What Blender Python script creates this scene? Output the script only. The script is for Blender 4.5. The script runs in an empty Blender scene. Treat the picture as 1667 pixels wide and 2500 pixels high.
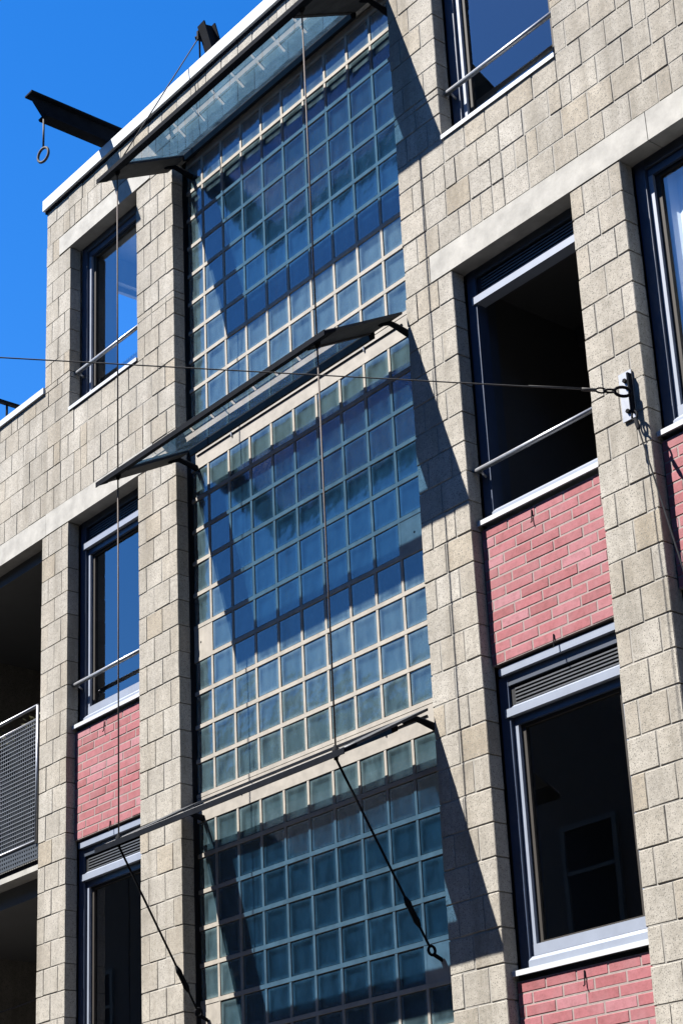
import bpy, math, random
from mathutils import Matrix, Vector
R = random.Random(7)
scene = bpy.context.scene
COL = scene.collection
Z0 = 10.35                      # height of the facade's reference line above the street
FACE = 0.12                     # block face stands 12 cm in front of the glass block plane

def P(u, v, w):                 # facade coordinates: u along, v up, w out of the wall
    return (u, -w, v + Z0)

# ------------------------------------------------------------------ camera
def _rot(rx, ry, rz):
    Ry = Matrix(((math.cos(ry), 0, math.sin(ry)), (0, 1, 0), (-math.sin(ry), 0, math.cos(ry))))
    Rx = Matrix(((1, 0, 0), (0, math.cos(rx), -math.sin(rx)), (0, math.sin(rx), math.cos(rx))))
    Rz = Matrix(((math.cos(rz), -math.sin(rz), 0), (math.sin(rz), math.cos(rz), 0), (0, 0, 1)))
    return Ry @ Rx @ Rz
A = Matrix(((1, 0, 0), (0, 0, -1), (0, 1, 0)))
FOC, PPX, PPY = 4501.48893, 693.186455, 1588.61669
CAMR = _rot(0.361768686, 0.893676092, -0.0360507409)
CAMC = Vector((10.0032647, -8.74657189, 7.19136169))
cam_data = bpy.data.cameras.new('camera')
cam = bpy.data.objects.new('camera', cam_data); COL.objects.link(cam)
cam.matrix_world = Matrix.Translation(P(*CAMC)) @ (A @ CAMR).to_4x4()
cam_data.sensor_fit = 'VERTICAL'; cam_data.sensor_height = 36.0
cam_data.lens = FOC / 2500 * 36
cam_data.shift_x = (833.5 - PPX) / 2500
cam_data.shift_y = (PPY - 1250) / 2500
cam_data.clip_start = 0.05; cam_data.clip_end = 3000
scene.camera = cam
def project(u, v, w):           # only used to rank blocks by how large they show
    d = CAMR.transposed() @ (Vector((u, v, w)) - CAMC)
    return PPX + FOC * d.x / -d.z, PPY - FOC * d.y / -d.z

# ------------------------------------------------------------------ light
to_sun = Vector((-0.655, -1.0, 1.65)).normalized()
SUN_EL = math.asin(to_sun.z)
SUN_AZ = math.atan2(to_sun.x, to_sun.y)
world = bpy.data.worlds.new('World'); scene.world = world; world.use_nodes = True
nt = world.node_tree; nt.nodes.clear()
sky = nt.nodes.new('ShaderNodeTexSky'); sky.sky_type = 'NISHITA'; sky.sun_disc = False
sky.sun_elevation = SUN_EL; sky.sun_rotation = SUN_AZ
sky.altitude = 0; sky.air_density = 1.0; sky.dust_density = 0.1; sky.ozone_density = 4.0
hs = nt.nodes.new('ShaderNodeHueSaturation'); hs.inputs['Saturation'].default_value = 1.35; hs.inputs['Hue'].default_value = 0.509
bg = nt.nodes.new('ShaderNodeBackground'); bg.inputs[1].default_value = 0.056
wo = nt.nodes.new('ShaderNodeOutputWorld')
nt.links.new(sky.outputs[0], hs.inputs['Color']); nt.links.new(hs.outputs[0], bg.inputs[0]); nt.links.new(bg.outputs[0], wo.inputs[0])
sun_d = bpy.data.lights.new('sun', 'SUN'); sun_d.energy = 5.0; sun_d.angle = math.radians(0.5); sun_d.color = (1.0, 0.965, 0.915)
sun = bpy.data.objects.new('sun', sun_d); COL.objects.link(sun)
sun.rotation_euler = to_sun.to_track_quat('Z', 'Y').to_euler(); sun.location = (0, -20, 40)
scene.view_settings.view_transform = 'Standard'; scene.view_settings.look = 'None'
scene.view_settings.exposure = 2.15; scene.view_settings.gamma = 1.0; scene.view_settings.use_curve_mapping = False

# ------------------------------------------------------------------ materials
MATS = {}
def mat(name, base=(.5, .5, .5), rough=.6, metal=0.0, spec=.5):
    m = bpy.data.materials.new(name); m.use_nodes = True
    b = m.node_tree.nodes['Principled BSDF']
    b.inputs['Base Color'].default_value = (*base, 1); b.inputs['Roughness'].default_value = rough
    b.inputs['Metallic'].default_value = metal; b.inputs['Specular IOR Level'].default_value = spec
    MATS[name] = m
    return m
def N(m, t, **kw):
    n = m.node_tree.nodes.new(t)
    for k, v in kw.items(): setattr(n, k, v)
    return n
def L(m, a, b): m.node_tree.links.new(a, b)
def bsdf(m): return m.node_tree.nodes['Principled BSDF']
def noise(m, scale, detail=4, rough=.6, vec=None):
    n = N(m, 'ShaderNodeTexNoise'); n.inputs['Scale'].default_value = scale
    n.inputs['Detail'].default_value = detail; n.inputs['Roughness'].default_value = rough
    if vec is not None: L(m, vec, n.inputs['Vector'])
    return n
def ramp(m, src, stops):
    r = N(m, 'ShaderNodeValToRGB'); e = r.color_ramp.elements
    while len(e) < len(stops): e.new(.5)
    for i, (p, c) in enumerate(stops): e[i].position = p; e[i].color = (*c, 1)
    L(m, src, r.inputs[0]); return r
def mix(m, fac, a, b, mode='MIX'):
    x = N(m, 'ShaderNodeMix', data_type='RGBA', blend_type=mode)
    if isinstance(fac, (int, float)): x.inputs[0].default_value = fac
    else: L(m, fac, x.inputs[0])
    for s, i in ((a, 6), (b, 7)):
        if isinstance(s, tuple): x.inputs[i].default_value = (*s, 1)
        else: L(m, s, x.inputs[i])
    return x.outputs[2]
def bump(m, h, strength, dist):
    b = N(m, 'ShaderNodeBump'); b.inputs['Strength'].default_value = strength; b.inputs['Distance'].default_value = dist
    L(m, h, b.inputs['Height']); L(m, b.outputs[0], bsdf(m).inputs['Normal'])
def wpos(m): return N(m, 'ShaderNodeNewGeometry').outputs['Position']
def piece_random(m):            # one random number for each piece, whether it is an object of its own or joined
    oi = N(m, 'ShaderNodeObjectInfo'); at = N(m, 'ShaderNodeAttribute', attribute_name='rnd')
    a = N(m, 'ShaderNodeMath', operation='ADD'); L(m, oi.outputs['Random'], a.inputs[0]); L(m, at.outputs['Fac'], a.inputs[1])
    f = N(m, 'ShaderNodeMath', operation='FRACT'); L(m, a.outputs[0], f.inputs[0])
    return f.outputs[0]

def make_block_mat():
    m = mat('concrete_block', rough=.92, spec=.15)
    p = wpos(m); r = piece_random(m)
    base = ramp(m, r, [(0, (.206, .188, .160)), (.25, (.228, .213, .187)), (.6, (.218, .204, .180)), (.82, (.242, .229, .206)), (1, (.212, .187, .150))])
    big = noise(m, 3.1, 3, .6, p)
    bigr = ramp(m, big.outputs[0], [(.3, (.84, .83, .81)), (.7, (1.1, 1.09, 1.07))])
    c = mix(m, 1.0, base.outputs[0], bigr.outputs[0], 'MULTIPLY')
    # rain streaks: stretched down the wall
    mp = N(m, 'ShaderNodeMapping'); L(m, p, mp.inputs[0]); mp.inputs['Scale'].default_value = (7, 7, .55)
    st = noise(m, 1.0, 4, .6, mp.outputs[0])
    sr = ramp(m, st.outputs[0], [(.32, (.70, .685, .66)), (.55, (1, 1, 1)), (.8, (1.06, 1.06, 1.06))])
    c = mix(m, .8, c, sr.outputs[0], 'MULTIPLY')
    mid = noise(m, 38, 5, .75, p)
    midr = ramp(m, mid.outputs[0], [(.3, (.76, .75, .73)), (.55, (1, 1, 1)), (.75, (1.14, 1.13, 1.12))])
    c = mix(m, 1.0, c, midr.outputs[0], 'MULTIPLY')
    vo = N(m, 'ShaderNodeTexVoronoi'); vo.inputs['Scale'].default_value = 95; L(m, p, vo.inputs['Vector'])
    spk = noise(m, 60, 2, .5, p)
    th = N(m, 'ShaderNodeMath', operation='MULTIPLY_ADD'); L(m, spk.outputs[0], th.inputs[0]); th.inputs[1].default_value = -.55; L(m, vo.outputs['Distance'], th.inputs[2])
    sp = ramp(m, th.outputs[0], [(-.0, (1, 1, 1)), (.012, (0, 0, 0))])
    c = mix(m, sp.outputs[0], c, (.105, .099, .086))
    L(m, c, bsdf(m).inputs['Base Color'])
    h = noise(m, 150, 3, .7, p)
    hm = N(m, 'ShaderNodeMath', operation='ADD'); L(m, h.outputs[0], hm.inputs[0]); L(m, mid.outputs[0], hm.inputs[1])
    bump(m, hm.outputs[0], .55, .004)
make_block_mat()

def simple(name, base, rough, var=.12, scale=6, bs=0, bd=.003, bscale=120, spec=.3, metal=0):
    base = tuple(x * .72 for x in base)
    m = mat(name, base, rough, metal, spec); p = wpos(m)
    n = noise(m, scale, 5, .65, p)
    lo = tuple(x * (1 - var) for x in base); hi = tuple(min(1, x * (1 + var)) for x in base)
    r = ramp(m, n.outputs[0], [(.3, lo), (.7, hi)])
    L(m, r.outputs[0], bsdf(m).inputs['Base Color'])
    if bs:
        h = noise(m, bscale, 4, .7, p); bump(m, h.outputs[0], bs, bd)
    return m
simple('block_mortar', (.235, .222, .198), .95, .2, 9, .5)
simple('precast', (.275, .265, .24), .85, .22, 7, .3)
simple('cream_grid', (.255, .232, .198), .8, .2, 8, .2)
simple('brick_mortar', (.225, .178, .166), .95, .15, 20, .4)
simple('coping_white', (.42, .44, .46), .45, .05, 3)
simple('frame_paint', (.20, .225, .275), .4, .08, 7, spec=.4)
simple('frame_navy', (.03, .045, .08), .4, .12, 7, spec=.45)
simple('bead', (.03, .026, .022), .7, .1, 7, spec=.15)
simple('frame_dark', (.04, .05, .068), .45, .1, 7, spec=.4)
simple('steel_dark', (.007, .0085, .012), .9, .25, 12, .15, spec=.03)
simple('plate_grey', (.05, .052, .055), .8, .3, 9, .1, spec=.08)
simple('plate_light', (.26, .26, .255), .5, .15, 9, .1, spec=.4)
simple('galvanised', (.30, .31, .33), .4, .12, 30, spec=.5, metal=.6)
simple('cable', (.06, .058, .056), .7, .2, 60, spec=.1)
simple('rod_bronze', (.085, .07, .062), .7, .2, 60, spec=.1)
simple('black_iron', (.006, .0065, .008), .8, .2, 40, spec=.05)
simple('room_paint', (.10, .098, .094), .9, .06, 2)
simple('asphalt', (.055, .055, .055), .9, .2, 3, .4)
simple('paving', (.11, .10, .095), .9, .15, 2, .3)
simple('curtain', (.9, .9, .92), .9, .04, 4)
simple('zinc', (.42, .45, .48), .5, .08, 5, metal=.3)
simple('leaf', (.09, .085, .03), .6, .5, 40)
simple('terracotta', (.35, .14, .08), .8, .15, 20)
simple('far_brick', (.055, .042, .036), .9, .25, 14, .3)
simple('far_white', (.075, .075, .073), .7, .06, 4)
simple('far_roof', (.10, .075, .065), .8, .2, 6)
simple('mesh_grey', (.075, .082, .092), .55, .15, 20)
simple('grille_black', (.008, .009, .011), .6, .2, 20, spec=.2)
simple('grille_slat', (.05, .055, .062), .5, .2, 20)
simple('perforated', (.04, .045, .05), .5, .15, 20)
simple('rust', (.10, .05, .035), .8, .35, 30)

def make_brick():
    m = mat('red_brick', rough=.85, spec=.2); p = wpos(m); r = piece_random(m)
    base = ramp(m, r, [(0, (.150, .048, .050)), (.25, (.195, .070, .077)), (.5, (.168, .055, .059)), (.75, (.188, .062, .068)), (1, (.212, .095, .106))])
    n = noise(m, 30, 5, .7, p)
    nr = ramp(m, n.outputs[0], [(.25, (.70, .68, .67)), (.5, (.98, .98, .98)), (.75, (1.14, 1.16, 1.18))])
    c = mix(m, 1.0, base.outputs[0], nr.outputs[0], 'MULTIPLY')
    d = noise(m, 5, 3, .6, p)
    dr = ramp(m, d.outputs[0], [(.45, (0, 0, 0)), (.8, (.45, .45, .45))])
    c = mix(m, dr.outputs[0], c, (.20, .11, .118))
    L(m, c, bsdf(m).inputs['Base Color'])
    h = noise(m, 110, 4, .7, p); bump(m, h.outputs[0], .4, .003)
make_brick()

def glass_mat(name, tint, ior, layers=2, rough=.0, wob=0, wscale=6, frost=None, rim=False):
    m = bpy.data.materials.new(name); m.use_nodes = True; MATS[name] = m
    t = m.node_tree; t.nodes.clear()
    out = N(m, 'ShaderNodeOutputMaterial'); tr = N(m, 'ShaderNodeBsdfTransparent'); tr.inputs[0].default_value = (*tint, 1)
    gl = N(m, 'ShaderNodeBsdfGlossy'); gl.inputs['Roughness'].default_value = rough; gl.inputs['Color'].default_value = (1, 1, 1, 1)
    fr = N(m, 'ShaderNodeFresnel')
    ge = N(m, 'ShaderNodeNewGeometry'); io = N(m, 'ShaderNodeMapRange'); L(m, ge.outputs['Backfacing'], io.inputs[0])
    io.inputs[3].default_value = ior; io.inputs[4].default_value = 1 / ior; L(m, io.outputs[0], fr.inputs['IOR'])   # the same from either side
    # both faces of the pane reflect: 1 - (1 - F)^layers
    a = N(m, 'ShaderNodeMath', operation='SUBTRACT'); a.inputs[0].default_value = 1; L(m, fr.outputs[0], a.inputs[1])
    b = N(m, 'ShaderNodeMath', operation='POWER'); L(m, a.outputs[0], b.inputs[0]); b.inputs[1].default_value = layers
    c = N(m, 'ShaderNodeMath', operation='SUBTRACT'); c.inputs[0].default_value = 1; L(m, b.outputs[0], c.inputs[1])
    body = tr.outputs[0]
    if frost:                    # dust or frosting on the pane: (amount, colour, how much of it glows through)
        amt, colr, thru = frost
        di = N(m, 'ShaderNodeBsdfDiffuse'); tl = N(m, 'ShaderNodeBsdfTranslucent'); di.inputs[0].default_value = (*colr, 1); tl.inputs[0].default_value = (*colr, 1)
        f1 = N(m, 'ShaderNodeMixShader'); f1.inputs[0].default_value = thru; L(m, di.outputs[0], f1.inputs[1]); L(m, tl.outputs[0], f1.inputs[2])
        p = wpos(m); oi = N(m, 'ShaderNodeObjectInfo')
        mp = N(m, 'ShaderNodeMapping'); L(m, p, mp.inputs[0]); mp.inputs['Scale'].default_value = (1, 1, .45)
        n = noise(m, 11, 4, .6, mp.outputs[0]); mr = N(m, 'ShaderNodeMapRange'); L(m, n.outputs[0], mr.inputs[0])
        mr.inputs[1].default_value = .3; mr.inputs[2].default_value = .75; mr.inputs[3].default_value = amt * .4; mr.inputs[4].default_value = min(1, amt * 1.6)
        va = N(m, 'ShaderNodeMapRange'); L(m, oi.outputs['Random'], va.inputs[0]); va.inputs[3].default_value = .75; va.inputs[4].default_value = 1.2
        mu = N(m, 'ShaderNodeMath', operation='MULTIPLY', use_clamp=True); L(m, mr.outputs[0], mu.inputs[0]); L(m, va.outputs[0], mu.inputs[1])
        amount = mu.outputs[0]
        if rim:                  # pressed glass is thick and cloudy towards its edges
            tc = N(m, 'ShaderNodeTexCoord'); ab = N(m, 'ShaderNodeVectorMath', operation='ABSOLUTE'); L(m, tc.outputs['Object'], ab.inputs[0])
            sx = N(m, 'ShaderNodeSeparateXYZ'); L(m, ab.outputs[0], sx.inputs[0])
            mxx = N(m, 'ShaderNodeMath', operation='MAXIMUM'); L(m, sx.outputs[0], mxx.inputs[0]); L(m, sx.outputs[2], mxx.inputs[1])
            rm = N(m, 'ShaderNodeMapRange', interpolation_type='SMOOTHSTEP'); L(m, mxx.outputs[0], rm.inputs[0]); rm.inputs[1].default_value = .072; rm.inputs[2].default_value = .112; rm.inputs[3].default_value = 0; rm.inputs[4].default_value = .38
            ad = N(m, 'ShaderNodeMath', operation='ADD', use_clamp=True); L(m, mu.outputs[0], ad.inputs[0]); L(m, rm.outputs[0], ad.inputs[1]); amount = ad.outputs[0]
            mcol = N(m, 'ShaderNodeMix', data_type='RGBA'); L(m, rm.outputs[0], mcol.inputs[0]); mcol.inputs[6].default_value = (*colr, 1); mcol.inputs[7].default_value = (.13, .17, .17, 1)
            L(m, mcol.outputs[2], di.inputs[0])
        f2 = N(m, 'ShaderNodeMixShader'); L(m, amount, f2.inputs[0]); L(m, tr.outputs[0], f2.inputs[1]); L(m, f1.outputs[0], f2.inputs[2]); body = f2.outputs[0]
    mx = N(m, 'ShaderNodeMixShader'); L(m, c.outputs[0], mx.inputs[0]); L(m, body, mx.inputs[1]); L(m, gl.outputs[0], mx.inputs[2])
    if wob:
        p = wpos(m); n = noise(m, wscale, 2, .5, p)
        bu = N(m, 'ShaderNodeBump'); bu.inputs['Strength'].default_value = wob; bu.inputs['Distance'].default_value = .01
        L(m, n.outputs[0], bu.inputs['Height']); L(m, bu.outputs[0], gl.inputs['Normal'])
    L(m, mx.outputs[0], out.inputs[0])
    return m
glass_mat('window_glass', (.80, .86, .88), 1.75, 2, 0, .02, 2)
glass_mat('canopy_glass', (.15, .36, .63), 1.75, 2, 0, 0, 6, (.26, (.09, .145, .20), .5))
glass_mat('block_glass', (.66, .80, .86), 1.52, 1.7, .11, .30, 7, (.44, (.046, .076, .088), .0), rim=True)
simple('cavity_side', (.22, .28, .28), .5, .12, 20)
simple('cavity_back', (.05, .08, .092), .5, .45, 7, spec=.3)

# ------------------------------------------------------------------ mesh helpers
class MB:
    def __init__(s): s.v = []; s.f = []; s.m = []; s.r = []
    def quad(s, pts, mi=0, rnd=0.0):
        i = len(s.v); s.v += [P(*p) for p in pts]; s.f.append(tuple(range(i, i + len(pts)))); s.m.append(mi); s.r.append(rnd)
    def box(s, u0, u1, v0, v1, w0, w1, mi=0, rnd=0.0, jit=0.0):
        j = (lambda: R.uniform(-jit, jit)) if jit else (lambda: 0.0)
        c = [(u0 + j(), v0 + j(), w0), (u1 + j(), v0 + j(), w0), (u1 + j(), v1 + j(), w0), (u0 + j(), v1 + j(), w0)]
        c += [(c[k][0], c[k][1], w1 + (j() * .6)) for k in range(4)]
        i = len(s.v); s.v += [P(*p) for p in c]
        for f in ((4, 5, 6, 7), (1, 0, 3, 2), (0, 1, 5, 4), (2, 3, 7, 6), (3, 0, 4, 7), (1, 2, 6, 5)):
            s.f.append(tuple(i + k for k in f)); s.m.append(mi); s.r.append(rnd)
    def prism(s, prof, a0, a1, axis='u', mi=0):
        # prof: list of 2-D points; axis u -> (v, w) profile swept in u; axis w -> (u, v) swept in w; axis v -> (u, w) swept in v
        def pt(p, a):
            if axis == 'u': return (a, p[0], p[1])
            if axis == 'w': return (p[0], p[1], a)
            return (p[0], a, p[1])
        n = len(prof); i = len(s.v)
        s.v += [P(*pt(p, a0)) for p in prof] + [P(*pt(p, a1)) for p in prof]
        s.f.append(tuple(range(i, i + n))); s.f.append(tuple(range(i + 2 * n - 1, i + n - 1, -1)))
        for k in range(n): s.f.append((i + k, i + (k + 1) % n, i + n + (k + 1) % n, i + n + k))
        s.m += [mi] * (n + 2); s.r += [0.0] * (n + 2)
    def tube(s, pts, rad, n=8, mi=0, closed=False):
        pts = [Vector(P(*p)) for p in pts]; rings = []; m = len(pts)
        rad = rad if isinstance(rad, (list, tuple)) else [rad] * m
        ref = None
        for k in range(m):
            if closed: t = (pts[(k + 1) % m] - pts[k - 1]).normalized()
            else: t = (pts[min(k + 1, m - 1)] - pts[max(k - 1, 0)]).normalized()
            if ref is None: ref = Vector((0, 0, 1)) if abs(t.z) < .9 else Vector((1, 0, 0))
            a = t.cross(ref).normalized(); b = t.cross(a).normalized(); ref = -b if (-b).dot(ref) > 0 else b
            i = len(s.v)
            for q in range(n):
                an = 2 * math.pi * q / n
                s.v.append(tuple(pts[k] + (a * math.cos(an) + b * math.sin(an)) * rad[k]))
            rings.append(i)
        pairs = list(zip(rings[:-1], rings[1:])) + ([(rings[-1], rings[0])] if closed else [])
        for x, y in pairs:
            for q in range(n):
                s.f.append((x + q, x + (q + 1) % n, y + (q + 1) % n, y + q)); s.m.append(mi); s.r.append(0.0)
        if not closed:
            s.f.append(tuple(rings[0] + q for q in range(n))); s.f.append(tuple(rings[-1] + q for q in range(n - 1, -1, -1))); s.m += [mi, mi]; s.r += [0.0, 0.0]
    def build(s, name, mats, parent=None, smooth=False, use_rnd=False):
        me = bpy.data.meshes.new(name); me.from_pydata(s.v, [], s.f)
        for x in ([mats] if isinstance(mats, str) else mats): me.materials.append(MATS[x])
        me.polygons.foreach_set('material_index', s.m)
        if use_rnd:
            at = me.attributes.new('rnd', 'FLOAT', 'FACE'); at.data.foreach_set('value', s.r)
        import bmesh
        bm = bmesh.new(); bm.from_mesh(me); bmesh.ops.recalc_face_normals(bm, faces=bm.faces); bm.to_mesh(me); bm.free()
        if smooth: me.polygons.foreach_set('use_smooth', [True] * len(me.polygons))
        me.update()
        o = bpy.data.objects.new(name, me); COL.objects.link(o)
        if parent: o.parent = parent
        return o
def empty(name, label, cat, group=None):
    o = bpy.data.objects.new(name, None); COL.objects.link(o); o.empty_display_size = .2
    return tag(o, label, cat, group)
def tag(o, label, cat, group=None):
    o['label'] = label; o['category'] = cat
    if group: o['group'] = group
    return o
def boxpart(name, matn, parent, *a):
    mb = MB(); mb.box(*a); return mb.build(name, matn, parent)

# ------------------------------------------------------------------ street
mb = MB(); G = -Z0
mb.quad([(-600, G, -600), (600, G, -600), (600, G, 600), (-600, G, 600)]); o = mb.build('street', 'asphalt'); o['kind'] = 'structure'
mb = MB(); mb.box(-30, 30, G + .004, G + .13, .14, 2.6); o = mb.build('pavement', 'paving'); o['kind'] = 'structure'
mb = MB(); mb.box(-30, 30, G + .004, G + .13, 10.0, 12.4); o = mb.build('pavement', 'paving'); o['kind'] = 'structure'

# ------------------------------------------------------------------ building: masonry
bld = empty('apartment_building', 'apartment block of pale concrete blocks with tall windows and red brick panels', 'building')
U_L, U_R = -4.9, 6.4
TOP, TOPW = 0.60, -1.20         # parapet of the main block, parapet of the lower wing
SPLIT = -1.857
BAYS = [(-1.475, -.478), (3.003, 4.003), (4.387, 5.387)]
BOT = -8.05
OPEN = [(-1.475, -.478, -1.505, .05), (3.003, 4.003, -1.535, .05), (.02, 2.575, -10.0, .05)]
OPEN += [(a, b, BOT, -2.515) for a, b in BAYS]
OPEN += [(-4.35, -1.868, BOT, -2.515)]
LINT = [(-1.655, -.28, .05, .222), (2.815, 4.19, .05, .222), (2.812, U_R, -2.515, -2.322), (U_L, -.28, -2.515, -2.322)]
def solid(v0, v1):
    """solid intervals of the block wall for a course between v0 and v1"""
    lo = U_L if v1 <= TOPW + .02 else SPLIT
    iv = [(lo, U_R)]
    for (a, b, c, d) in OPEN + LINT:
        if min(v1, d) - max(v0, c) > .02:
            n = []
            for x, y in iv:
                if b <= x or a >= y: n.append((x, y)); continue
                if a > x: n.append((x, a))
                if b < y: n.append((b, y))
            iv = n
    return iv
def vk(k): return -.556 - .1965 * (k - 3)
edges = []
k = -3
while vk(k) > G + .13:
    edges.append((k, vk(k + 1), vk(k))); k += 1
cuts = sorted({x for (a, b, c, d) in OPEN + LINT for x in (c, d)} | {TOP, TOPW})
rows = []
for k, v0, v1 in edges:
    v0, v1 = max(v0, G + .13), min(v1, TOP)
    if v1 - v0 < .02: continue
    cs = [x for x in cuts if v0 + .035 < x < v1 - .035]
    seq = [v0] + cs + [v1]
    for a, b in zip(seq[:-1], seq[1:]): rows.append((k, a, b))
pieces = []                     # every block as (u0, u1, v0, v1)
JO = .0036
mort = MB()
for k, v0, v1 in rows:
    for x, y in solid(v0, v1):
        ins = .012
        mort.box(x + ins, y - ins, v0, v1, .02, FACE - .0038)
        ln = y - x
        if ln < .62:
            off = 0 if k % 2 == 0 else .1
            js = [x + off + .1985 * n for n in range(-1, 6)]
        else:
            off = 4.003 if k % 2 == 0 else 4.103
            js = [off + .2 * n for n in range(-60, 20)]
        js = [j for j in js if x + .045 < j < y - .045]
        if ln >= .62:
            js = [j + R.uniform(-.012, .012) for j in js]
            ex = [j + .1 for j in js if R.random() < .13 and j + .1 < y - .06]
            js = sorted(js + ex)
        seq = [x] + js + [y]
        for a, b in zip(seq[:-1], seq[1:]):
            if b - a > .03: pieces.append((a + (JO if a != x else 0), b - (JO if b != y else 0), v0 + JO, v1 - JO))
wall = mort.build('facade_wall', 'block_mortar', bld)
def shown(p):
    pts = [project(u, v, FACE) for u in p[:2] for v in p[2:]]
    xs = [q[0] for q in pts]; ys = [q[1] for q in pts]
    w = max(0, min(1667, max(xs)) - max(0, min(xs))); h = max(0, min(2500, max(ys)) - max(0, min(ys)))
    return w * h
pieces.sort(key=shown, reverse=True)
CACHE = {}
def block_mesh(wd, ht, var):
    key = (round(wd, 2), round(ht, 2), var)
    if key not in CACHE:
        m = MB(); b = .004
        j = [R.uniform(-.003, .003) for _ in range(8)]
        w0, w1 = -.1, 0.0
        ring0 = [(-.5 , -.5), (.5, -.5), (.5, .5), (-.5, .5)]
        pts = []
        for i, (x, y) in enumerate(ring0): pts.append((x * wd + j[i] * .6, y * ht + j[i + 4] * .6, w0))
        for i, (x, y) in enumerate(ring0): pts.append((pts[i][0], pts[i][1], w1 - b))
        for i, (x, y) in enumerate(ring0): pts.append((pts[i][0] - math.copysign(b, x), pts[i][1] - math.copysign(b, y), w1 + j[i] * .5))
        m.v = [(p[0], -p[2], p[1]) for p in pts]
        fs = [(8, 9, 10, 11)]
        for a0, a1 in ((0, 4), (4, 8)):
            for i in range(4): fs.append((a0 + i, a0 + (i + 1) % 4, a1 + (i + 1) % 4, a1 + i))
        m.f = fs; m.m = [0] * len(fs); m.r = [0] * len(fs)
        me = bpy.data.meshes.new('block'); me.from_pydata(m.v, [], m.f); me.materials.append(MATS['concrete_block']); me.update()
        CACHE[key] = me
    return CACHE[key]
rest = MB()
for n, (a, b, c, d) in enumerate(pieces):
    if n < 300:
        me = block_mesh(b - a, d - c, R.randrange(3))
        o = bpy.data.objects.new('block', me); COL.objects.link(o); o.parent = wall
        o.location = P((a + b) / 2, (c + d) / 2, FACE + R.uniform(-.0015, .0025))
        sx = (b - a) / round(b - a, 2); sz = (d - c) / round(d - c, 2); o.scale = (sx, 1, sz)
    else:
        rest.box(a, b, c, d, .02, FACE + R.uniform(-.0015, .0025), 0, R.random(), .0015)
o = rest.build('block_masonry', 'concrete_block', wall, use_rnd=True); o['kind'] = 'stuff'

for (a, b, c, d) in LINT:
    nseg = max(1, round((b - a) / 1.5)); sg = (b - a) / nseg
    for q in range(nseg):
        mb = MB(); mb.box(a + q * sg + .0025, a + (q + 1) * sg - .0025, c, d - .004, .0, FACE + R.uniform(.0005, .0035), 0, 0, .0012); mb.build('lintel', 'precast', bld)
mb = MB(); mb.box(SPLIT - .03, U_R + .02, TOP + .004, TOP + .11, -.30, FACE + .035); mb.box(SPLIT - .02, U_R, TOP - .02, TOP + .003, -.2, FACE + .012, 1)
mb.build('coping', ['coping_white', 'steel_dark'], bld)
mb = MB(); mb.box(U_L, SPLIT - .002, TOPW + .004, TOPW + .06, -.25, FACE + .02); mb.build('coping', 'coping_white', bld)
# inner leaf, floors, side and rear walls, roofs
mb2 = MB()
mb2.box(U_L + .02, U_R - .02, G + .004, TOPW - .35, -9.0, -8.8); mb2.box(SPLIT + .02, U_R - .02, TOPW - .34, TOP - .1, -9.0, -8.8)
mb2.box(U_R - .2, U_R - .02, G + .004, TOP - .1, -8.79, .0); mb2.box(U_L + .02, U_L + .2, G + .004, TOPW - .1, -8.79, .0)
mb2.build('outer_wall', 'concrete_block', bld)
mb = MB(); mb.box(SPLIT + .03, U_R - .21, TOP - .30, TOP - .12, -8.79, -.01); mb.build('roof', 'zinc', bld)
mb = MB(); mb.box(U_L + .21, SPLIT - .01, TOPW - .34, TOPW - .16, -8.79, -.01); mb.build('roof', 'zinc', bld)
mb = MB()
for v in (-2.47, -5.14, -7.80):
    for a, b in ((U_L + .22, -1.75), (-1.63, -.20), (2.85, U_R - .22)):
        mb.box(a, b, v, v + .14, -8.7, -.115)
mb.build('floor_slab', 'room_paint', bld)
mb = MB()                        # partition walls between the rooms
for u in (-1.75, -.20, 2.75, 4.15):
    v1 = TOP - .31
    if u == -1.75:
        v1 = -1.56
    mb.box(u, u + .12, G + .01, v1, -8.7, -.02)
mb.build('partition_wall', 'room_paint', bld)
mb = MB()                        # the corner room's side wall with its own window opening
ub, ua = SPLIT + .012, SPLIT + .14
w0, w1, vb, vt = -1.55, -.50, -1.05, .055
mb.box(ub, ua, TOPW - .33, vb, -8.7, .018); mb.box(ub, ua, vt, TOP - .31, -8.7, .018)
mb.box(ub, ua, vb + .002, vt - .002, w1, .018); mb.box(ub, ua, vb + .002, vt - .002, -8.7, w0)
mb.build('side_wall', 'coping_white', bld)
mb = MB(); mb.box(ub + .03, ub + .07, vb, vb + .05, w0, w1); mb.box(ub + .03, ub + .07, vt - .05, vt, w0, w1); mb.box(ub + .03, ub + .07, vb + .052, vt - .052, w1 - .05, w1); mb.box(ub + .03, ub + .07, vb + .052, vt - .052, w0, w0 + .05)
mb.build('side_window_frame', 'frame_paint', bld)
# room back walls
mb = MB()
for a, b in ((U_L + .22, -1.76), (-1.62, -.21), (-.07, 2.74), (2.88, 4.14), (4.28, U_R - .22)): mb.box(a, b, G + .01, -1.6, -4.3, -4.2)
for a, b in ((-1.70, -.21), (-.07, 2.74), (2.88, 4.14), (4.28, U_R - .22)): mb.box(a, b, -1.598, TOP - .32, -4.3, -4.2)
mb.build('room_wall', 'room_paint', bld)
mb = MB(); mb.box(2.9, 4.13, -2.60, -2.48, -1.25, -1.10); mb.build('ceiling_beam', 'room_paint', bld)

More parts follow.
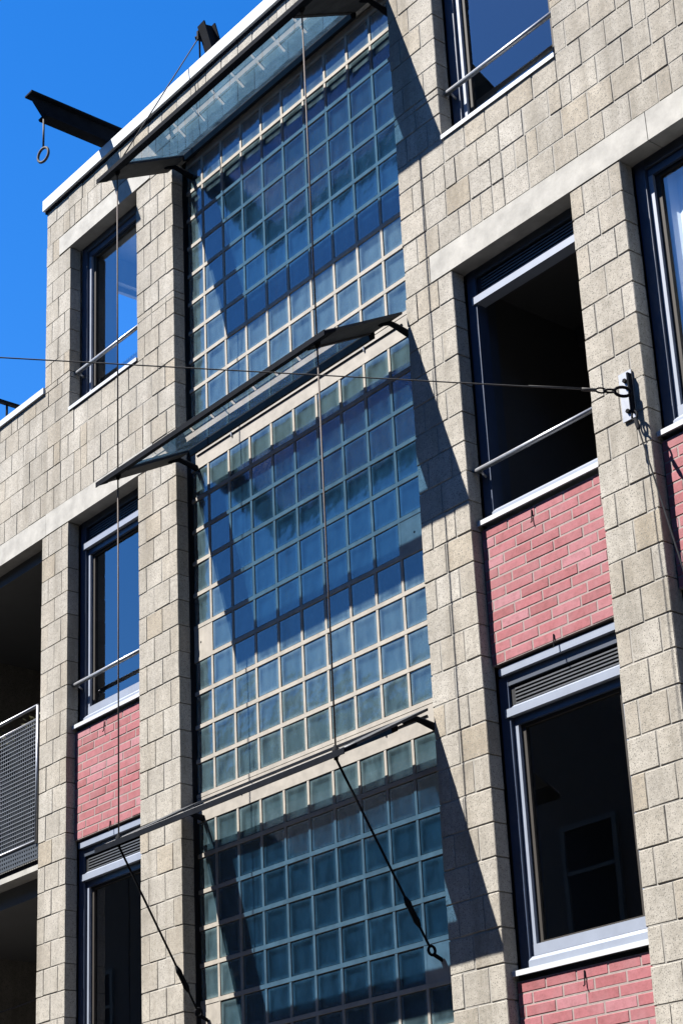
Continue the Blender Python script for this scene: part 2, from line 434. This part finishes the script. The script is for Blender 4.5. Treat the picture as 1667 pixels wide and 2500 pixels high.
# ------------------------------------------------------------------ windows
FW0, FW1 = -.085, .004           # frame depth range
def sash(parent, u0, u1, v0, v1, wf=-.016, glass=True):
    mb = MB()
    t, tb, tt = .031, .062, .045
    mb.box(u0, u1, v0, v0 + tb, wf - .055, wf); mb.box(u0, u1, v1 - tt, v1, wf - .055, wf, 2)  # top rail in navy: the shade under the head put into its colour
    mb.box(u0, u0 + t, v0 + tb + .0005, v1 - tt - .0005, wf - .055, wf - .001); mb.box(u1 - t, u1, v0 + tb + .0005, v1 - tt - .0005, wf - .055, wf - .001)
    b = .034                     # dark glazing bead
    a0, a1, c0, c1 = u0 + t, u1 - t, v0 + tb, v1 - tt
    mb.box(a0, a1, c0 + .0002, c0 + .014, wf - .05, wf - .022, 1); mb.box(a0, a1, c1 - .02, c1 - .0002, wf - .05, wf - .022, 1)
    mb.box(a0 + .0002, a0 + b, c0 + .0142, c1 - .0202, wf - .05, wf - .023, 1); mb.box(a1 - b, a1 - .0002, c0 + .0142, c1 - .0202, wf - .05, wf - .023, 1)
    s = mb.build('sash', ['frame_paint', 'bead', 'frame_navy'], parent)
    if glass:
        g = MB(); g.quad([(a0 + .002, c0 + .002, wf - .038), (a1 - .002, c0 + .002, wf - .038), (a1 - .002, c1 - .002, wf - .038), (a0 + .002, c1 - .002, wf - .038)])
        g.build('pane', 'window_glass', parent)
    return s
def window(u0, u1, v0, v1, kind, is_open=False, rail=None, sill=True, headprofile=False):
    u0 += .006; u1 -= .006
    t = .072
    mb = MB()
    mb.box(u0, u0 + t, v0, v1, FW0, FW1, 2); mb.box(u1 - t, u1, v0, v1, FW0, FW1, 2)
    mb.box(u0 + t, u1 - t, v1 - .06, v1, FW0, FW1 - .002, 1); mb.box(u0 + t, u1 - t, v0, v0 + .046, FW0, FW1 + .014, 0); mb.prism([(v0 + .0465, FW1 + .012), (v0 + .070, FW1 - .012), (v0 + .070, FW0), (v0 + .0465, FW0)], u0 + t, u1 - t, 'u', 0)
    # jamb lining so that nothing is open behind the frame
    mb.box(u0, u0 + .03, v0, v1, -.2, FW0 - .001, 1); mb.box(u1 - .03, u1, v0, v1, -.2, FW0 - .001, 1)
    mb.box(u0 + .031, u1 - .031, v1 - .03, v1, -.2, FW0 - .001, 1)
    win = mb.build('window', ['frame_paint', 'frame_dark', 'frame_navy'], bld)
    top = v1 - .06
    if kind == 'vent':
        vt = v1 - .235
        g = MB()
        g.box(u0 + t, u1 - t, vt + .056, top - .001, -.085, -.070, 0)
        n = 5; hgt = (top - .012) - (vt + .056)
        for i in range(n):
            y = vt + .056 + hgt * (i + .1) / n
            g.prism([(y, -.008), (y + .0095, -.008), (y + .0095, -.02), (y + .022, -.066), (y + .017, -.066)], u0 + t + .041, u1 - t, 'u', 1)
        g.box(u0 + t, u0 + t + .04, vt + .057, top - .002, -.069, -.012, 0)
        g.build('vent_grille', ['grille_black', 'grille_slat'], win)
        tr = MB(); tr.box(u0 + t - .03, u1 - t, vt - .012, vt + .036, -.07, .016); tr.prism([(vt + .0365, .013), (vt + .056, -.012), (vt + .056, -.05), (vt + .0365, -.05)], u0 + t + .02, u1 - t, 'u')
        tr.build('transom', 'frame_paint', win)
        top = vt - .012
    if headprofile:
        h = MB(); h.box(u0 + .03, u1, v1 + .004, v1 + .048, -.06, .028); h.build('head_profile', 'frame_paint', win)
    a0, a1 = u0 + t + .004, u1 - t - .004
    b0 = v0 + .074
    if not is_open:
        sash(win, a0, a1, b0, top - .004)
    else:                         # sash swung inwards on the left hand jamb
        s = sash(win, 0, a1 - a0, b0, top - .004)
        kids = [c for c in win.children if c.name.startswith(('sash', 'pane'))]
        piv = Vector(P(a0, 0, -.09))
        for c in kids:
            M = Matrix.Translation(piv) @ Matrix.Rotation(math.radians(74), 4, 'Z') @ Matrix.Translation(-Vector(P(0, 0, -.016)))
            c.data.transform(M @ Matrix.Translation((0, 0, 0)))
            c.data.transform(Matrix.Translation((0, 0, Z0)))
    if sill:
        s = MB(); s.prism([(v0 - .004, -.03), (v0 - .004, .072), (v0 - .033, .072), (v0 - .033, .060), (v0 - .018, .058), (v0 - .018, -.03)], u0 - .004, u1 + .004, 'u'); s.build('sill', 'coping_white', win)
    if rail is not None:
        r = MB(); r.tube([(u0 + .0, rail, .062), (u1 + .0, rail, .062)], .0165, 10)
        for uu in (u0 + .035, u1 - .035): r.tube([(uu, rail - .005, .058), (uu, rail - .03, .004)], .009, 6)
        r.build('safety_rail', 'galvanised', win, smooth=True)
    return win
def top_window(u0, u1, v0, v1, rail):
    w = window(u0, u1, v0, v1, 'plain', rail=rail, sill=False)
    s = MB(); s.prism([(v0 + .004, -.02), (v0 + .004, FACE + .012), (v0 - .026, FACE + .012), (v0 - .026, FACE + .004), (v0 - .003, FACE + .002), (v0 - .003, -.02)], u0 + .002, u1 - .002, 'u'); s.build('sill', 'coping_white', w)
    return w
top_window(-1.475, -.478, -1.50, .05, -1.165)
top_window(3.003, 4.003, -1.53, .05, -1.18)
BRICKS = []
def brick_panel(u0, u1, v0, v1, seed):
    rr = random.Random(seed)
    wf = .046
    mb = MB(); mb.box(u0 + .008, u1 - .002, v0, v1, -.03, wf - .0022); pan = mb.build('brick_panel', 'brick_mortar', bld)
    j = .0042; ch = .0668; n = max(1, round((v1 - v0) / ch)); ch = (v1 - v0) / n; bl = .2215
    for i in range(n):
        y0 = v1 - (i + 1) * ch + j; y1 = v1 - i * ch - j
        off = [.0, .5, .25, .75][i % 4] * bl + (.111 if (i // 4) % 2 else 0) + rr.uniform(-.006, .006)
        xs = sorted(x for x in (u0 + off + bl * q for q in range(-2, 8)) if u0 + .03 < x < u1 - .03)
        seq = [u0 + .008 - j] + xs + [u1 - .002 + j]
        for a, b in zip(seq[:-1], seq[1:]): BRICKS.append((pan, a + j, b - j, y0, y1, wf + rr.uniform(-.001, .0015)))
    # two open weep slots
    return pan
def flush_bricks():
    cache = {}
    for pan, a, b, c, d, w in BRICKS:
        key = (round(b - a, 2), round(d - c, 3))
        if key not in cache:
            m = MB(); wd, ht = key; bb = .003
            r4 = [(-.5, -.5), (.5, -.5), (.5, .5), (-.5, .5)]
            pts = [(x * wd, y * ht, -.03) for x, y in r4] + [(x * wd, y * ht, -bb) for x, y in r4] + [(x * wd - math.copysign(bb, x), y * ht - math.copysign(bb, y), 0) for x, y in r4]
            fs = [(8, 9, 10, 11)] + [(a0 + i, a0 + (i + 1) % 4, a0 + 4 + (i + 1) % 4, a0 + 4 + i) for a0 in (0, 4) for i in range(4)]
            me = bpy.data.meshes.new('brick'); me.from_pydata([(p[0], -p[2], p[1]) for p in pts], [], fs); me.materials.append(MATS['red_brick']); me.update(); cache[key] = me
        o = bpy.data.objects.new('brick', cache[key]); COL.objects.link(o); o.parent = pan
        o.location = P((a + b) / 2, (c + d) / 2, w); o.scale = ((b - a) / key[0], 1, 1)
for bi, (a, b) in enumerate(BAYS):
    if bi < 2: window(a, b, -4.225, -2.515, 'vent', is_open=(bi == 1), rail=-3.90)
    else: window(a, b, -4.225, -2.515, 'plain')
    brick_panel(a, b, -5.135, -4.282, 11 + bi)
    window(a, b, -6.885, -5.205, 'vent', headprofile=True)
    if bi == 1: brick_panel(a, b, -7.80, -6.945, 21)
    else:
        mb = MB(); mb.box(a + .008, b - .002, -7.80, -6.945, -.03, .045); mb.build('brick_infill', 'red_brick', bld)
    mb = MB(); mb.box(a + .004, b - .004, BOT, -7.81, -.1, .03); mb.box(a + .004, b - .004, G + .13, BOT - .002, -.1, -.02); mb.build('plinth_panel', 'frame_dark', bld)
    # anchors: small dark hooks at the top and foot of the brick panels
    mb = MB()
    for vv in (-4.36, -5.15) + ((-7.02,) if bi == 1 else ()):
        uu = a + (.42 if vv > -5 else .50)
        mb.tube([(uu, vv + .055, .05), (uu, vv - .02, .056), (uu, vv - .028, .066)], .004, 6)
    mb.build('tie_hook', 'black_iron', bld)
flush_bricks()
# curtain behind the window at the right edge
mb = MB(); n = 40
for i in range(n):
    a = 4.47 + .80 * i / n; b = 4.47 + .80 * (i + 1) / n
    f = lambda x: -.098 + .012 * math.sin(x * 46) + .006 * math.sin(x * 97)
    mb.quad([(a, -4.15, f(a)), (b, -4.15, f(b)), (b, -2.62, f(b)), (a, -2.62, f(a))])
c = mb.build('curtain', 'curtain', None, smooth=True); tag(c, 'white curtain hanging inside the window at the right edge', 'curtain')

# ------------------------------------------------------------------ glass block walls
GB = {}
def glass_block_mesh(wd, ht):
    key = (round(wd, 3), round(ht, 3))
    if key in GB: return GB[key]
    x, y = wd / 2, ht / 2; d = .021; b = .007; f = 0.0
    v = [(-x, -y, f - .007), (x, -y, f - .007), (x, y, f - .007), (-x, y, f - .007),          # outer rim
         (-x + b, -y + b, f), (x - b, -y + b, f), (x - b, y - b, f), (-x + b, y - b, f),       # front face
         (-x, -y, f - d), (x, -y, f - d), (x, y, f - d), (-x, y, f - d)]
    F = [(4, 5, 6, 7), (0, 1, 5, 4), (1, 2, 6, 5), (2, 3, 7, 6), (3, 0, 4, 7),
         (0, 1, 9, 8), (1, 2, 10, 9), (2, 3, 11, 10), (3, 0, 8, 11), (8, 9, 10, 11)]
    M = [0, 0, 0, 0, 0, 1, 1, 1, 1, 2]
    me = bpy.data.meshes.new('glass_block'); me.from_pydata([(p[0], -p[2], p[1]) for p in v], [], F)
    for q in ('block_glass', 'cavity_side', 'cavity_back'): me.materials.append(MATS[q])
    me.polygons.foreach_set('material_index', M); me.update(); GB[key] = me
    return me
GH, GV = .014, .0105               # half widths of the joints
def glass_wall(vtop, rows, beam, fillers, label):
    gw = empty('glass_block_wall', label, 'wall', 'glass block walls of the stairwell')
    us = [.042] + [.25 * i for i in range(1, 10)] + [2.515]
    mb = MB(); vb = vtop - .25 * rows
    for r in range(rows + 1):
        y = vtop - .25 * r
        h = GH
        mb.box(us[0], 2.571, y - h, y + h, -.085, .0)
    for i, u in enumerate(us[1:-1] + [2.5]):
        for r in range(rows):
            y1 = vtop - .25 * r - GH; y0 = vtop - .25 * (r + 1) + GH
            mb.box(u - GV, u + GV, y0 - .001, y1 + .001, -.085, -.002)
    for r in range(rows): mb.box(2.511 + GV, 2.571, vtop - .25 * (r + 1) + GH - .001, vtop - .25 * r - GH + .001, -.085, -.002)
    mb.build('joint_grid', 'cream_grid', gw)
    if beam > vtop:
        b = MB(); b.box(us[0], 2.571, vtop + GH - .001, beam, -.1, -.001); b.build('beam', 'cream_grid', gw)
        if beam < -1:
            hr = MB(); y = vtop + .093; hr.tube([(.12, y, .004), (2.40, y, .004)], .0045, 6)
            for uu in (.55, 2.02): hr.tube([(uu, y - .02, .004), (uu, y + .012, .006)], .007, 6, 1)
            hr.build('beam_rod', ['black_iron', 'galvanised'], gw)  # thin dark rod along the beam with small clips
    for r in range(rows):
        for c in range(10):
            u0 = us[c] + (GV if c else 0); u1 = (us[c + 1] if c < 9 else 2.5) - GV
            y1 = vtop - .25 * r - GH; y0 = vtop - .25 * (r + 1) + GH
            if (c, r) in fillers:
                b = MB(); b.box(u0 - .0005, u1 + .0005, y0 - .0005, y1 + .0005, -.08, -.003)
                uc, vc = (.12 if c == 0 else 2.385), y0 + .11
                b.tube([(uc, vc, -.01), (uc, vc, -.0022)], .008, 8, 1)
                b.build('filler_tile', ['cream_grid', 'black_iron'], gw)
                continue
            me = glass_block_mesh(u1 - u0, y1 - y0)
            o = bpy.data.objects.new('glass_block', me); COL.objects.link(o); o.parent = gw
            o.location = P((u0 + u1) / 2, (y0 + y1) / 2, -.0065)
            o.rotation_euler = (R.uniform(-.012, .012), 0, R.uniform(-.012, .012))
    return gw
glass_wall(0.0, 10, .046, {}, 'topmost wall of blue glass blocks right under the roof edge')
glass_wall(-2.662, 10, -2.52, {(0, 5), (9, 5)}, 'middle wall of blue glass blocks between the two lower canopies')
glass_wall(-5.337, 11, -5.18, {(0, 5), (9, 5)}, 'lowest wall of dark teal glass blocks under the bottom canopy')
mb = MB(); mb.box(.022, .040, -10.0, .045, -.085, -.03); mb.build('edge_seal', 'black_iron', bld)

# ------------------------------------------------------------------ canopies
def canopy(dv, label):
    root = empty('glass_canopy', label, 'canopy', 'glass canopies over the stairwell')
    ua, ub = .0, 2.56; wb, wf = .145, .80
    def vv(w): return -2.605 - .545 * (w - .145) + dv
    th = .022
    def slab(mb, u0, u1, w0, w1, t0=0.0, t1=th, mi=0):
        mb.prism([(vv(w0) - t0, w0), (vv(w1) - t0, w1), (vv(w1) - t1, w1), (vv(w0) - t1, w0)], u0, u1, 'u', mi)
    pw = .27
    mb = MB(); slab(mb, ua, ub, wf - .092, wf, .003, .024, 1); slab(mb, ua, ub, wf - .092, wf, -.003, .0025, 0); mb.prism([(vv(wf) + .004, wf + .0005), (vv(wf) + .004, wf + .006), (vv(wf) - .034, wf + .006), (vv(wf) - .034, wf + .0005)], ua, ub, 'u', 1); mb.build('front_bar', ['plate_light', 'steel_dark'], root)
    mb = MB(); slab(mb, ua + pw, ub - pw, wb, wb + .045, 0, .065); mb.build('back_bar', 'steel_dark', root)
    for a, b, inner in ((ua, ua + pw, 1), (ub - pw, ub, -1)):
        mb = MB(); slab(mb, a, b, wb, wf - .093, 0, .018)
        x = b if inner > 0 else a
        slab(mb, x - .012, x + .012, wb + .046, wf - .094, .0185, .030); mb.build('side_plate', 'plate_grey', root)
    w0, w1 = wb + .047, wf - .094
    g2 = MB(); g2.quad([(ua + pw + .001, vv(w0) - .008, w0), (ub - pw - .001, vv(w0) - .008, w0), (ub - pw - .001, vv(w1) - .008, w1), (ua + pw + .001, vv(w1) - .008, w1)])
    g2.build('pane', 'canopy_glass', root)
    for u in (ua + .11, ub - .11):  # curved steel arms that carry the canopy off the wall
        mb = MB(); s = 1 if u < 1 else -1
        top = vv(wb)
        mb.tube([(u, top - .06, -.005), (u, top - .05, .05), (u, top - .040, .10), (u, top - .034, wb + .02), (u, top - .032 - .545 * .08, wb + .10)], [.024, .022, .020, .018, .014], 8)
        mb.build('wall_arm', 'steel_dark', root, smooth=True)
    for u in (.165, 2.395):
        mb = MB(); y = vv(.725); mb.tube([(u, y + .03, .725), (u, y - .055, .725)], .013, 8); mb.tube([(u, y + .012, .725), (u, y - .034, .725)], .022, 8); mb.build('rod_fitting', 'black_iron', root, smooth=True)
    return root, vv(.725)
_, y1 = canopy(2.545, 'top glass canopy with dark steel frame just below the roof edge')
_, y2 = canopy(0.0, 'middle glass canopy with dark steel frame crossed by the span wire')
_, y3 = canopy(-2.665, 'lowest steel framed canopy, seen almost edge on, with sloping stay rods')
ROD = 'suspension rods of the canopies'
def rod(u, a, b, label):
    mb = MB(); mb.tube([(u, a, .725), (u, b, .725)], .0055, 7); o = mb.build('suspension_rod', 'rod_bronze', None, smooth=True); tag(o, label, 'rod', ROD)
rod(.165, y1 - .056, y2 + .03, 'thin left steel rod hanging between the top and the middle canopy')
rod(2.395, y1 - .056, y2 + .03, 'thin right steel rod hanging between the top and the middle canopy')
rod(.165, y2 - .056, y3 + .03, 'thin left steel rod hanging between the middle and the lowest canopy')
rod(2.395, y2 - .056, y3 + .03, 'thin right steel rod hanging between the middle and the lowest canopy')
def stay(p, q, label):
    root = empty('stay_rod', label, 'rod', 'stay rods of the lowest canopy')
    a, b = Vector(p), Vector(q)
    at = lambda t: tuple(a.lerp(b, t))
    mb = MB(); mb.tube([at(0), at(.72)], .0075, 7); mb.tube([at(.83), at(.95)], .0075, 7); mb.build('rod', 'black_iron', root, smooth=True)
    mb = MB(); mb.tube([at(.70), at(.73), at(.75), at(.80), at(.82), at(.85)], [.010, .020, .017, .017, .020, .010], 8); mb.build('turnbuckle', 'black_iron', root, smooth=True)
    mb = MB(); c = b.lerp(a, .02); n = 14; r = .026
    mb.tube([(c.x, c.y + r * math.sin(6.2832 * i / n) + .01, c.z + .004 + r * math.cos(6.2832 * i / n)) for i in range(n)], .009, 6, closed=True)
    mb.tube([(c.x, c.y - .012, c.z - .01), (c.x + .01, c.y - .05, -.03)], .012, 7)
    mb.build('eye', 'black_iron', root, smooth=True)
stay((2.395, y3 - .05, .725), (2.375, -6.69, .045), 'sloping right stay rod with turnbuckle under the lowest canopy')
stay((.165, y3 - .05, .725), (.105, -6.69, .045), 'sloping left stay rod with turnbuckle under the lowest canopy')

# ------------------------------------------------------------------ roof: hoist beam, mast
root = empty('hoist_beam', 'dark steel hoisting beam with hook ring jutting out over the roof edge', 'beam')
uc, vt_, vb_ = -.95, .955, .765
mb = MB(); fl = .055
tip = .86
mb.prism([(vt_, -1.2), (vt_, tip), (vt_ - .016, tip), (vt_ - .016, -1.2)], uc - fl, uc + fl, 'u')
mb.prism([(vb_ + .016, -1.2), (vb_ + .016, tip - .13), (vb_, tip - .14), (vb_, -1.2)], uc - fl, uc + fl, 'u')
mb.prism([(vt_ - .0165, -1.2), (vt_ - .0165, tip - .005), (vb_ + .0165, tip - .135), (vb_ + .0165, -1.2)], uc - .007, uc + .007, 'u')
mb.build('beam', 'steel_dark', root)
wr = tip - .15
mb = MB(); mb.tube([(uc, vb_ + .005, wr), (uc, .478, wr)], .009, 8); mb.build('hook_rod', 'cable', root, smooth=True)
mb = MB(); n = 18
mb.tube([(uc + .062 * math.sin(6.2832 * i / n), .412 + .066 * math.cos(6.2832 * i / n), wr - .012 * math.sin(6.2832 * i / n)) for i in range(n)], .0115, 7, closed=True); mb.build('ring', 'cable', root, smooth=True)
root = empty('roof_mast', 'short dark steel mast leaning out above the white roof edge', 'mast')
mb = MB()
def ibeam(mb, a, b, wd, ht):
    a, b = Vector(a), Vector(b)
    t = (b - a).normalized(); s = Vector((1, 0, 0)); s = (s - t * s.dot(t)).normalized(); n_ = t.cross(s)
    for (x0, x1, y0, y1) in ((-wd, wd, ht - .012, ht), (-wd, wd, -ht, -ht + .012), (-.006, .006, -ht + .0125, ht - .0125)):
        i = len(mb.v)
        for c in (a, b):
            for x, y in ((x0, y0), (x1, y0), (x1, y1), (x0, y1)): mb.v.append(P(*(c + s * x + n_ * y)))
        for f in ((0, 1, 2, 3), (7, 6, 5, 4), (0, 4, 5, 1), (1, 5, 6, 2), (2, 6, 7, 3), (3, 7, 4, 0)):
            mb.f.append(tuple(i + k for k in f)); mb.m.append(0); mb.r.append(0)
ibeam(mb, (.45, .36, -.16), (.385, 1.15, .02), .045, .06); mb.build('post', 'steel_dark', root)
mb = MB(); mb.box(.325, .345, 1.02, 1.10, -.02, .075); mb.tube([(.345, 1.06, .03), (.30, 1.045, .07)], .02, 8); mb.build('clevis', 'black_iron', root)
mb = MB(); mb.tube([(.335, 1.035, .055), (.20, .36, -.05)], .008, 6); mb.build('back_stay', 'black_iron', root)
mb = MB(); mb.tube([(.325, 1.04, .06), (.165, y1 + .03, .725)], .0055, 6); o = mb.build('suspension_cable', 'cable', None, smooth=True); tag(o, 'thin cable from the roof mast down to the top canopy', 'cable')

# ------------------------------------------------------------------ wires and wall anchor
root = empty('wall_anchor', 'galvanised anchor plate with shackle bolted to the pier between two windows', 'anchor')
mb = MB(); mb.box(4.222, 4.312, -4.12, -3.83, FACE + .003, FACE + .013); mb.build('plate', 'galvanised', root)
for vv_ in (-3.885, -3.925, -4.07):
    mb = MB(); r_ = .013 if vv_ != -3.925 else .007; mb.tube([(4.267, vv_, FACE + .012), (4.267, vv_, FACE + .026)], r_, 6); mb.build('bolt', 'black_iron', root)
mb = MB(); mb.box(4.303, 4.315, -4.10, -3.86, FACE + .0135, FACE + .045); mb.build('fin', 'steel_dark', root)
def ring_at(c, r, rad, ax1, ax2, e=1.0):
    c = Vector(c); ax1 = Vector(ax1); ax2 = Vector(ax2); n = 16; m = MB()
    m.tube([tuple(c + ax1 * (r * e * math.cos(6.2832 * i / n)) + ax2 * (r * math.sin(6.2832 * i / n))) for i in range(n)], rad, 7, closed=True); return m
S0 = Vector((4.315, -3.985, FACE + .05))
far = Vector((2.506, -3.829, 3.0)); dr = (far - S0).normalized()
perp = dr.cross(Vector((0, 1, 0))).normalized(); up = perp.cross(dr).normalized()
ring_at(S0 + dr * .035, .028, .009, dr, up, 1.6).build('shackle', 'black_iron', root, smooth=True)
ring_at(S0 + dr * .105, .017, .006, dr, perp, 1.8).build('chain_link', 'black_iron', root, smooth=True)
ring_at(S0 + dr * .155, .015, .005, dr, up, 1.9).build('chain_link', 'black_iron', root, smooth=True)
endp = S0 + dr * 13.5
mb = MB(); pts = []
for i in range(28):
    t = i / 27; q = (S0 + dr * .18).lerp(endp, t); pts.append((q.x, q.y - .02 * 4 * t * (1 - t), q.z))
mb.tube(pts, .0036, 6); mb.tube([tuple(S0 + dr * .18), tuple(S0 + dr * .26)], .010, 6); mb.tube([tuple(S0 + dr * .26 + up * .008), tuple(S0 + dr * .55 + up * .003)], .003, 5)
o = mb.build('span_wire', 'cable', None, smooth=True); tag(o, 'long thin span wire crossing the whole facade to the pier anchor', 'wire')
S1 = Vector((4.318, -4.095, FACE + .04)); e1 = Vector((4.868, -5.327, .6)); d1 = (e1 - S1).normalized()
p1 = d1.cross(Vector((0, 0, 1))).normalized()
ring_at(S1 + d1 * .05, .018, .006, d1, p1, 2.2).build('thimble', 'black_iron', root, smooth=True)
mb = MB(); mb.tube([tuple(S1 + d1 * .08), tuple(S1 + d1 * .11), tuple(S1 + d1 * .17), tuple(S1 + d1 * .19)], [.006, .013, .012, .006], 7); mb.tube([tuple(S1 + d1 * .18), tuple(S1 + d1 * 9)], .0048, 6)
o = mb.build('stay_wire', 'black_iron', None, smooth=True); tag(o, 'dark stay wire dropping from the anchor plate to the right edge', 'wire')

# ------------------------------------------------------------------ balcony in the left wing
root = empty('balcony', 'dark balcony with wire mesh railing in the left wing', 'balcony')
ru, rl = -1.905, -4.33
mb = MB(); mb.tube([(rl, -3.945, .12), (ru, -3.945, .12)], .014, 8); mb.tube([(ru + .0, -3.945, .12), (ru, -5.06, .12)], .012, 8); mb.tube([(rl, -4.05, .12), (ru, -4.05, .12)], .005, 6); mb.tube([(rl, -5.04, .12), (ru, -5.04, .12)], .008, 6); mb.build('rail_frame', 'galvanised', root, smooth=True)
mb = MB(); st = .0335; hw = .0038
x = ru - .02
while x > rl: mb.box(x - hw, x + hw, -5.04, -4.05, .117, .121); x -= st
y = -5.03
while y < -4.05: mb.box(rl, ru - .012, y - hw, y + hw, .1215, .1245); y += st
o = mb.build('wire_mesh', 'mesh_grey', root)
mb = MB()                       # perforated apron: bars with square holes
hs_ = .034
for r in range(4): mb.box(rl, ru + .02, -5.068 - r * .034 - .009, -5.068 - r * .034 + .009, .105, .115)
x = ru + .01
while x > rl: mb.box(x - .009, x + .009, -5.175, -5.06, .104, .114); x -= hs_
mb.build('perforated_apron', 'perforated', root)
mb = MB(); mb.box(rl - .02, -1.872, -5.275, -5.232, -1.5, .118); mb.build('slab_edge', 'precast', root)
mb = MB(); mb.box(rl - .02, -1.872, -5.231, -5.18, -1.5, .09); mb.build('deck', 'steel_dark', root)
mb = MB(); mb.box(rl + .01, -1.76, -2.62, -2.50, -1.6, .0); mb.build('ceiling', 'room_paint', root)
mb = MB(); mb.box(rl + .01, -1.76, -5.42, -5.277, -1.6, -.02); mb.build('ceiling', 'room_paint', root)
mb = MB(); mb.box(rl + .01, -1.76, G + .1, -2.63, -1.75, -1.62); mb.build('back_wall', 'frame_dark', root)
# plants behind the rail
for pi, (pu, lab) in enumerate(((-2.18, 'withered brown potted plant behind the balcony rail near the pier'), (-2.72, 'withered potted plant behind the balcony rail at the left edge'))):
    root = empty('balcony_plant', lab, 'plant', 'plants on the balcony')
    mb = MB(); n = 12
    ring = lambda r, y: [(pu + r * math.cos(6.2832 * i / n), y, -.02 + r * math.sin(6.2832 * i / n)) for i in range(n)]
    a, b = ring(.06, -4.26), ring(.085, -4.10)
    for i in range(n): mb.quad([a[i], a[(i + 1) % n], b[(i + 1) % n], b[i]])
    mb.quad(a); mb.quad(ring(.083, -4.115)); mb.build('pot', 'steel_dark', root)
    mb = MB(); mb.box(pu - .12, pu + .12, -4.30, -4.265, -.12, .08); mb.build('holder', 'steel_dark', root)
    mb = MB()
    for q in range(130):
        th = R.uniform(0, 6.28); rr = R.uniform(.01, .17); y = -4.08 + R.uniform(0, .13) + .02 * math.sin(th * 3)
        c = Vector((pu + rr * math.cos(th) * 1.15, y, -.01 + .5 * rr * math.sin(th)))
        d = Vector((R.uniform(-1, 1), R.uniform(-.6, .8), R.uniform(-1, 1))).normalized(); e = d.cross(Vector((R.uniform(-1, 1), R.uniform(-1, 1), R.uniform(-1, 1)))).normalized()
        l, w = R.uniform(.02, .04), R.uniform(.007, .014)
        mb.quad([tuple(c - d * l), tuple(c + e * w), tuple(c + d * l), tuple(c - e * w)])
    mb.build('leaves', 'leaf', root)
mb = MB(); mb.tube([(-4.2, -6.11, -.5), (-3.494, -6.059, -.5), (-3.2, -6.056, -.5), (-2.929, -6.046, -.5), (-1.76, -6.02, -.5)], .004, 5); o = mb.build('washing_line', 'cable', None); tag(o, 'thin slack line strung across the dark balcony at lower left', 'line')
# roof terrace railing
root = empty('terrace_railing', 'black metal railing on the terrace roof at the left edge', 'railing')
mb = MB(); mb.box(-3.02, -2.98, -.70, -.672, -5, .05); mb.build('handrail', 'black_iron', root)
w = -.02
for i in range(34):
    mb = MB(); mb.box(-3.008, -2.992, TOPW - .15, -.701, w - .008, w + .008); mb.build('baluster', 'black_iron', root); w -= .145

# ------------------------------------------------------------------ the houses across the street, seen in the panes; row extended to block skylight
def far_house(u0, u1, hgt, wfront, wallm, label, seed):
    rr = random.Random(seed)
    h = empty('opposite_house', label, 'house', 'houses across the street')
    mb = MB(); mb.box(u0 + .02, u1 - .02, G + .004, G + hgt, wfront, wfront + 9); mb.build('wall', wallm, h)
    mb = MB(); mb.box(u0, u1, G + hgt + .003, G + hgt + .3, wfront - .35, wfront + 9.2); mb.build('cornice', 'far_white', h)
    mid = wfront + 4.4
    mb = MB(); mb.prism([(G + hgt + .301, wfront - .2), (G + hgt + 1.1, mid), (G + hgt + .301, wfront + 9)], u0 + .05, u1 - .05, 'u'); mb.build('roof', 'far_roof', h)
    nw = max(2, int((u1 - u0) / 1.9))
    for fl in range(int(hgt // 3)):
        for i in range(nw):
            x = u0 + (u1 - u0) * (i + .5) / nw; y = G + .9 + fl * 3.0
            mb = MB(); a, b, c, d = x - .55, x + .55, y, y + 1.75; t = .08
            mb.box(a, b, c, c + t, wfront - .06, wfront - .002); mb.box(a, b, d - t, d, wfront - .06, wfront - .002)
            mb.box(a, a + t, c + t, d - t, wfront - .06, wfront - .002); mb.box(b - t, b, c + t, d - t, wfront - .06, wfront - .002); mb.box(a + t, b - t, c + 1.0, c + 1.06, wfront - .05, wfront - .002)
            wi = mb.build('window', 'far_white', h)
            mb = MB(); mb.quad([(a + t, c + t, wfront - .02), (b - t, c + t, wfront - .02), (b - t, d - t, wfront - .02), (a + t, d - t, wfront - .02)]); mb.build('pane', 'steel_dark', wi)
u = -26.0
WORDS = ('first', 'second', 'third', 'fourth', 'fifth', 'sixth', 'seventh', 'eighth', 'ninth')
for i, (wd, hg) in enumerate(((6.4, 10.6), (7.2, 11.6), (5.8, 10.9), (6.6, 11.9), (6.2, 10.9), (7.0, 11.6), (6.4, 11.9), (6.8, 11.2), (7.4, 12.0))):  # rightmost houses lie out of view, added to cut skylight on the wall
    far_house(u, u + wd, hg + .3, 12.4, 'far_brick', 'brown brick house across the street, %s from the far left' % WORDS[i], i); u += wd

# ------------------------------------------------------------------ origins: every thing's origin sits at the middle of its base
bpy.context.view_layer.update()
def tree(o): 
    yield o
    for c in o.children: yield from tree(c)
for o in [x for x in bpy.data.objects if x.parent is None and x.type in ('EMPTY', 'MESH')]:
    pts = [q.matrix_world @ Vector(b) for q in tree(o) if q.type == 'MESH' for b in q.bound_box]
    if not pts: continue
    lo = [min(p[i] for p in pts) for i in range(3)]; hi = [max(p[i] for p in pts) for i in range(3)]
    c = Vector(((lo[0] + hi[0]) / 2, (lo[1] + hi[1]) / 2, lo[2]))
    if o.get('kind') == 'structure': continue
    if o.type == 'MESH': o.data.transform(Matrix.Translation(-c))
    for ch in o.children: ch.location = ch.location - c
    o.location = c
